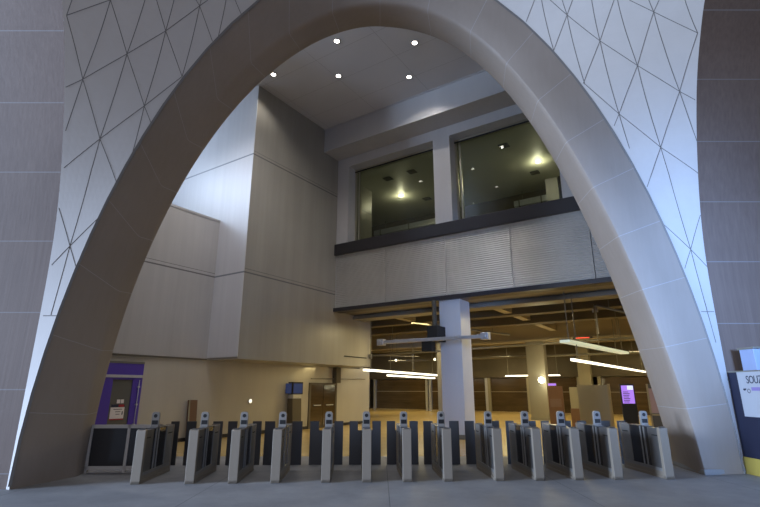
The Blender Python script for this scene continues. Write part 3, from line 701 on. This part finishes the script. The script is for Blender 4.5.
def text(body, size, loc, mat, parent, sx=1, name='lettering', ext=.002, rot=None):
    cu = bpy.data.curves.new(name, 'FONT'); cu.body = body; cu.size = size; cu.extrude = ext; cu.space_character = .95
    o = bpy.data.objects.new(name, cu); C.objects.link(o)
    me = bpy.data.meshes.new_from_object(o); bpy.data.objects.remove(o)
    me.materials.clear(); me.materials.append(mat)
    o = bpy.data.objects.new(name, me); C.objects.link(o); o.parent = parent; o.location = loc; o.scale = (sx, 1, 1)
    o.rotation_euler = rot or (pi/2, 0, -pi/2); return o
text('SOUZ', .22, (-.016, -.17, 1.80), M['ink'], sg, .78)
mb = MB(); mb.prism([(-.09, 1.665), (-.13, 1.70), (-.09, 1.70), (-.06, 1.68), (-.09, 1.655)], 'x', -.015, -.012)
mb.prism([(-.03, 1.68), (-.07, 1.71), (-.07, 1.69), (-.12, 1.69), (-.12, 1.67), (-.07, 1.67), (-.07, 1.65)], 'x', -.015, -.012); mb.build('arrow_mark', M['ink'], sg)
mb = MB()
n = 14; mb.grid([[(-.014, -.19+r*cos(2*pi*k/n), 1.65+r*sin(2*pi*k/n)) for k in range(n)] for r in (.045, .032)], closed=True); mb.build('ring_mark', M['ink'], sg)
mb = MB(); mb.prism([(-.27+.035*cos(a), 1.69+.035*sin(a)) for a in [pi/2-k*pi/6 for k in range(0, -7, -1)][::-1]]+[(-1.2, 1.725), (-1.2, 1.655)], 'x', -.015, -.012) if False else mb.box(-.016, -.012, -1.6, -.27, 1.655, 1.725)
mb.build('lavender_bar', M['lav'], sg, bevel=.0)
# things glimpsed above the barrier
t = thing('booth', 'blue-grey booth showing above the navy barrier', 'booth', (7.90, 10.1, 0), 0)
mb = MB(); mb.box(-.12, .12, 0, .4, 0, 2.5); mb.build('pale_post', M['bluegrey'], t, bevel=.01)
mb = MB(); mb.box(.12, 1.6, 0.03, .4, 0, 2.5); mb.build('dark_panel', M['navy'], t)
mb = MB(); mb.box(-.13, 1.7, -.03, .45, 2.5, 2.54); mb.build('roof_edge', M['pipe'], t)

# ------------------------------------------------------------------ light
w = bpy.data.worlds.new('World'); sc.world = w; w.use_nodes = True
bg = w.node_tree.nodes['Background']; bg.inputs[0].default_value = (.62, .68, .85, 1); bg.inputs[1].default_value = .10
# daylight from the open side bay on the left
area('daylight_left', (-34, -2, 6.5), (6, 10.5, 4), 12, 27000, (.54, .70, 1), 11)
# daylight from the street behind, onto floor and ribs
area('daylight_street', (-2, -10, 7.5), (0, 10, 7.0), 12, 500, (1, .88, .79), 6)
area('daylight_low', (3, -9, 2.2), (4.5, 10, 1.4), 9, 260, (.38, .55, 1), 2.6)
area('fill_right_leg', (7.4, -2.5, 4.2), (7.3, 10.6, 3.8), 2.5, 230, (.28, .50, 1), 4, spread=R(40))  # narrow blue source added to tint the right arch leg
# daylight falling in over the left wall
wl = W(-7, -5.5, 12.2); area('daylight_roof', wl, W(-2.0, 0.5, 10.2), 5, 420, (.62, .77, 1), 3)
# upper rooms
WG = (1, .94, .72)
for u in (1.02, 8.27, 12.8): point('upper_room_lamp', W(u, 9.26, 11.35), 34, WG, .12)
for u in (3, 8, 12): area('upper_room_glow', W(u, 9, 8.3), W(u, 9.2, 11.6), 3, 5, WG)
# high ceiling downlights
for u, v in ((.98, -.18), (3.02, 1.27), (5.28, 2.83), (4.17, -.28), (6.39, 1.29)):
    spot('downlight_beam', W(u, v, 13.28), W(u, v, 0), 130, (1, .94, .88), 130)
for u, v in ((.6, -3.0), (2.2, -2.9), (4.4, -3.4), (2.2, -5)):
    spot('downlight_beam', W(u, v, 13.28), W(-.9, -4, 4), 310, (1, .97, 1), 120)  # beams of the added downlights, aimed to brighten the left wall
# hall lamps
HG = (1, .82, .42)
for u, v, e in ((2.5, 7.9, 130), (8, 8.3, 130), (13, 8.3, 110), (0, 14.5, 150), (7, 14.5, 170), (13, 14.5, 150), (-6, 20, 170), (2, 20.5, 170), (10, 20, 170)):
    area('hall_lamp', W(u, v, 4.55), W(u, v+.01, 0), 1.2, e*1.1, HG)
area('soffit_fill', W(-.9, 4.5, 2.6), W(-.9, 4.5, 0), .4, 22, HG, 6)  # added source without a fixture, warming wall and floor below the tower
for u, v, z in ((5.9, 16.4, 2.15),): point('column_lamp', W(u, v, z), 60, (1, .95, .6), .15)

# ------------------------------------------------------------------ camera
cam = bpy.data.cameras.new('camera'); co = bpy.data.objects.new('camera', cam); C.objects.link(co)
co.location = (0, 0, 1.7); co.rotation_euler = (R(90+15.82), 0, 0)
cam.sensor_width = 36; cam.lens = 36*476.2/760; cam.clip_end = 300
sc.camera = co
vs = sc.view_settings; vs.view_transform = 'Standard'; vs.look = 'None'; vs.gamma = 1; vs.use_curve_mapping = False; vs.exposure = 0
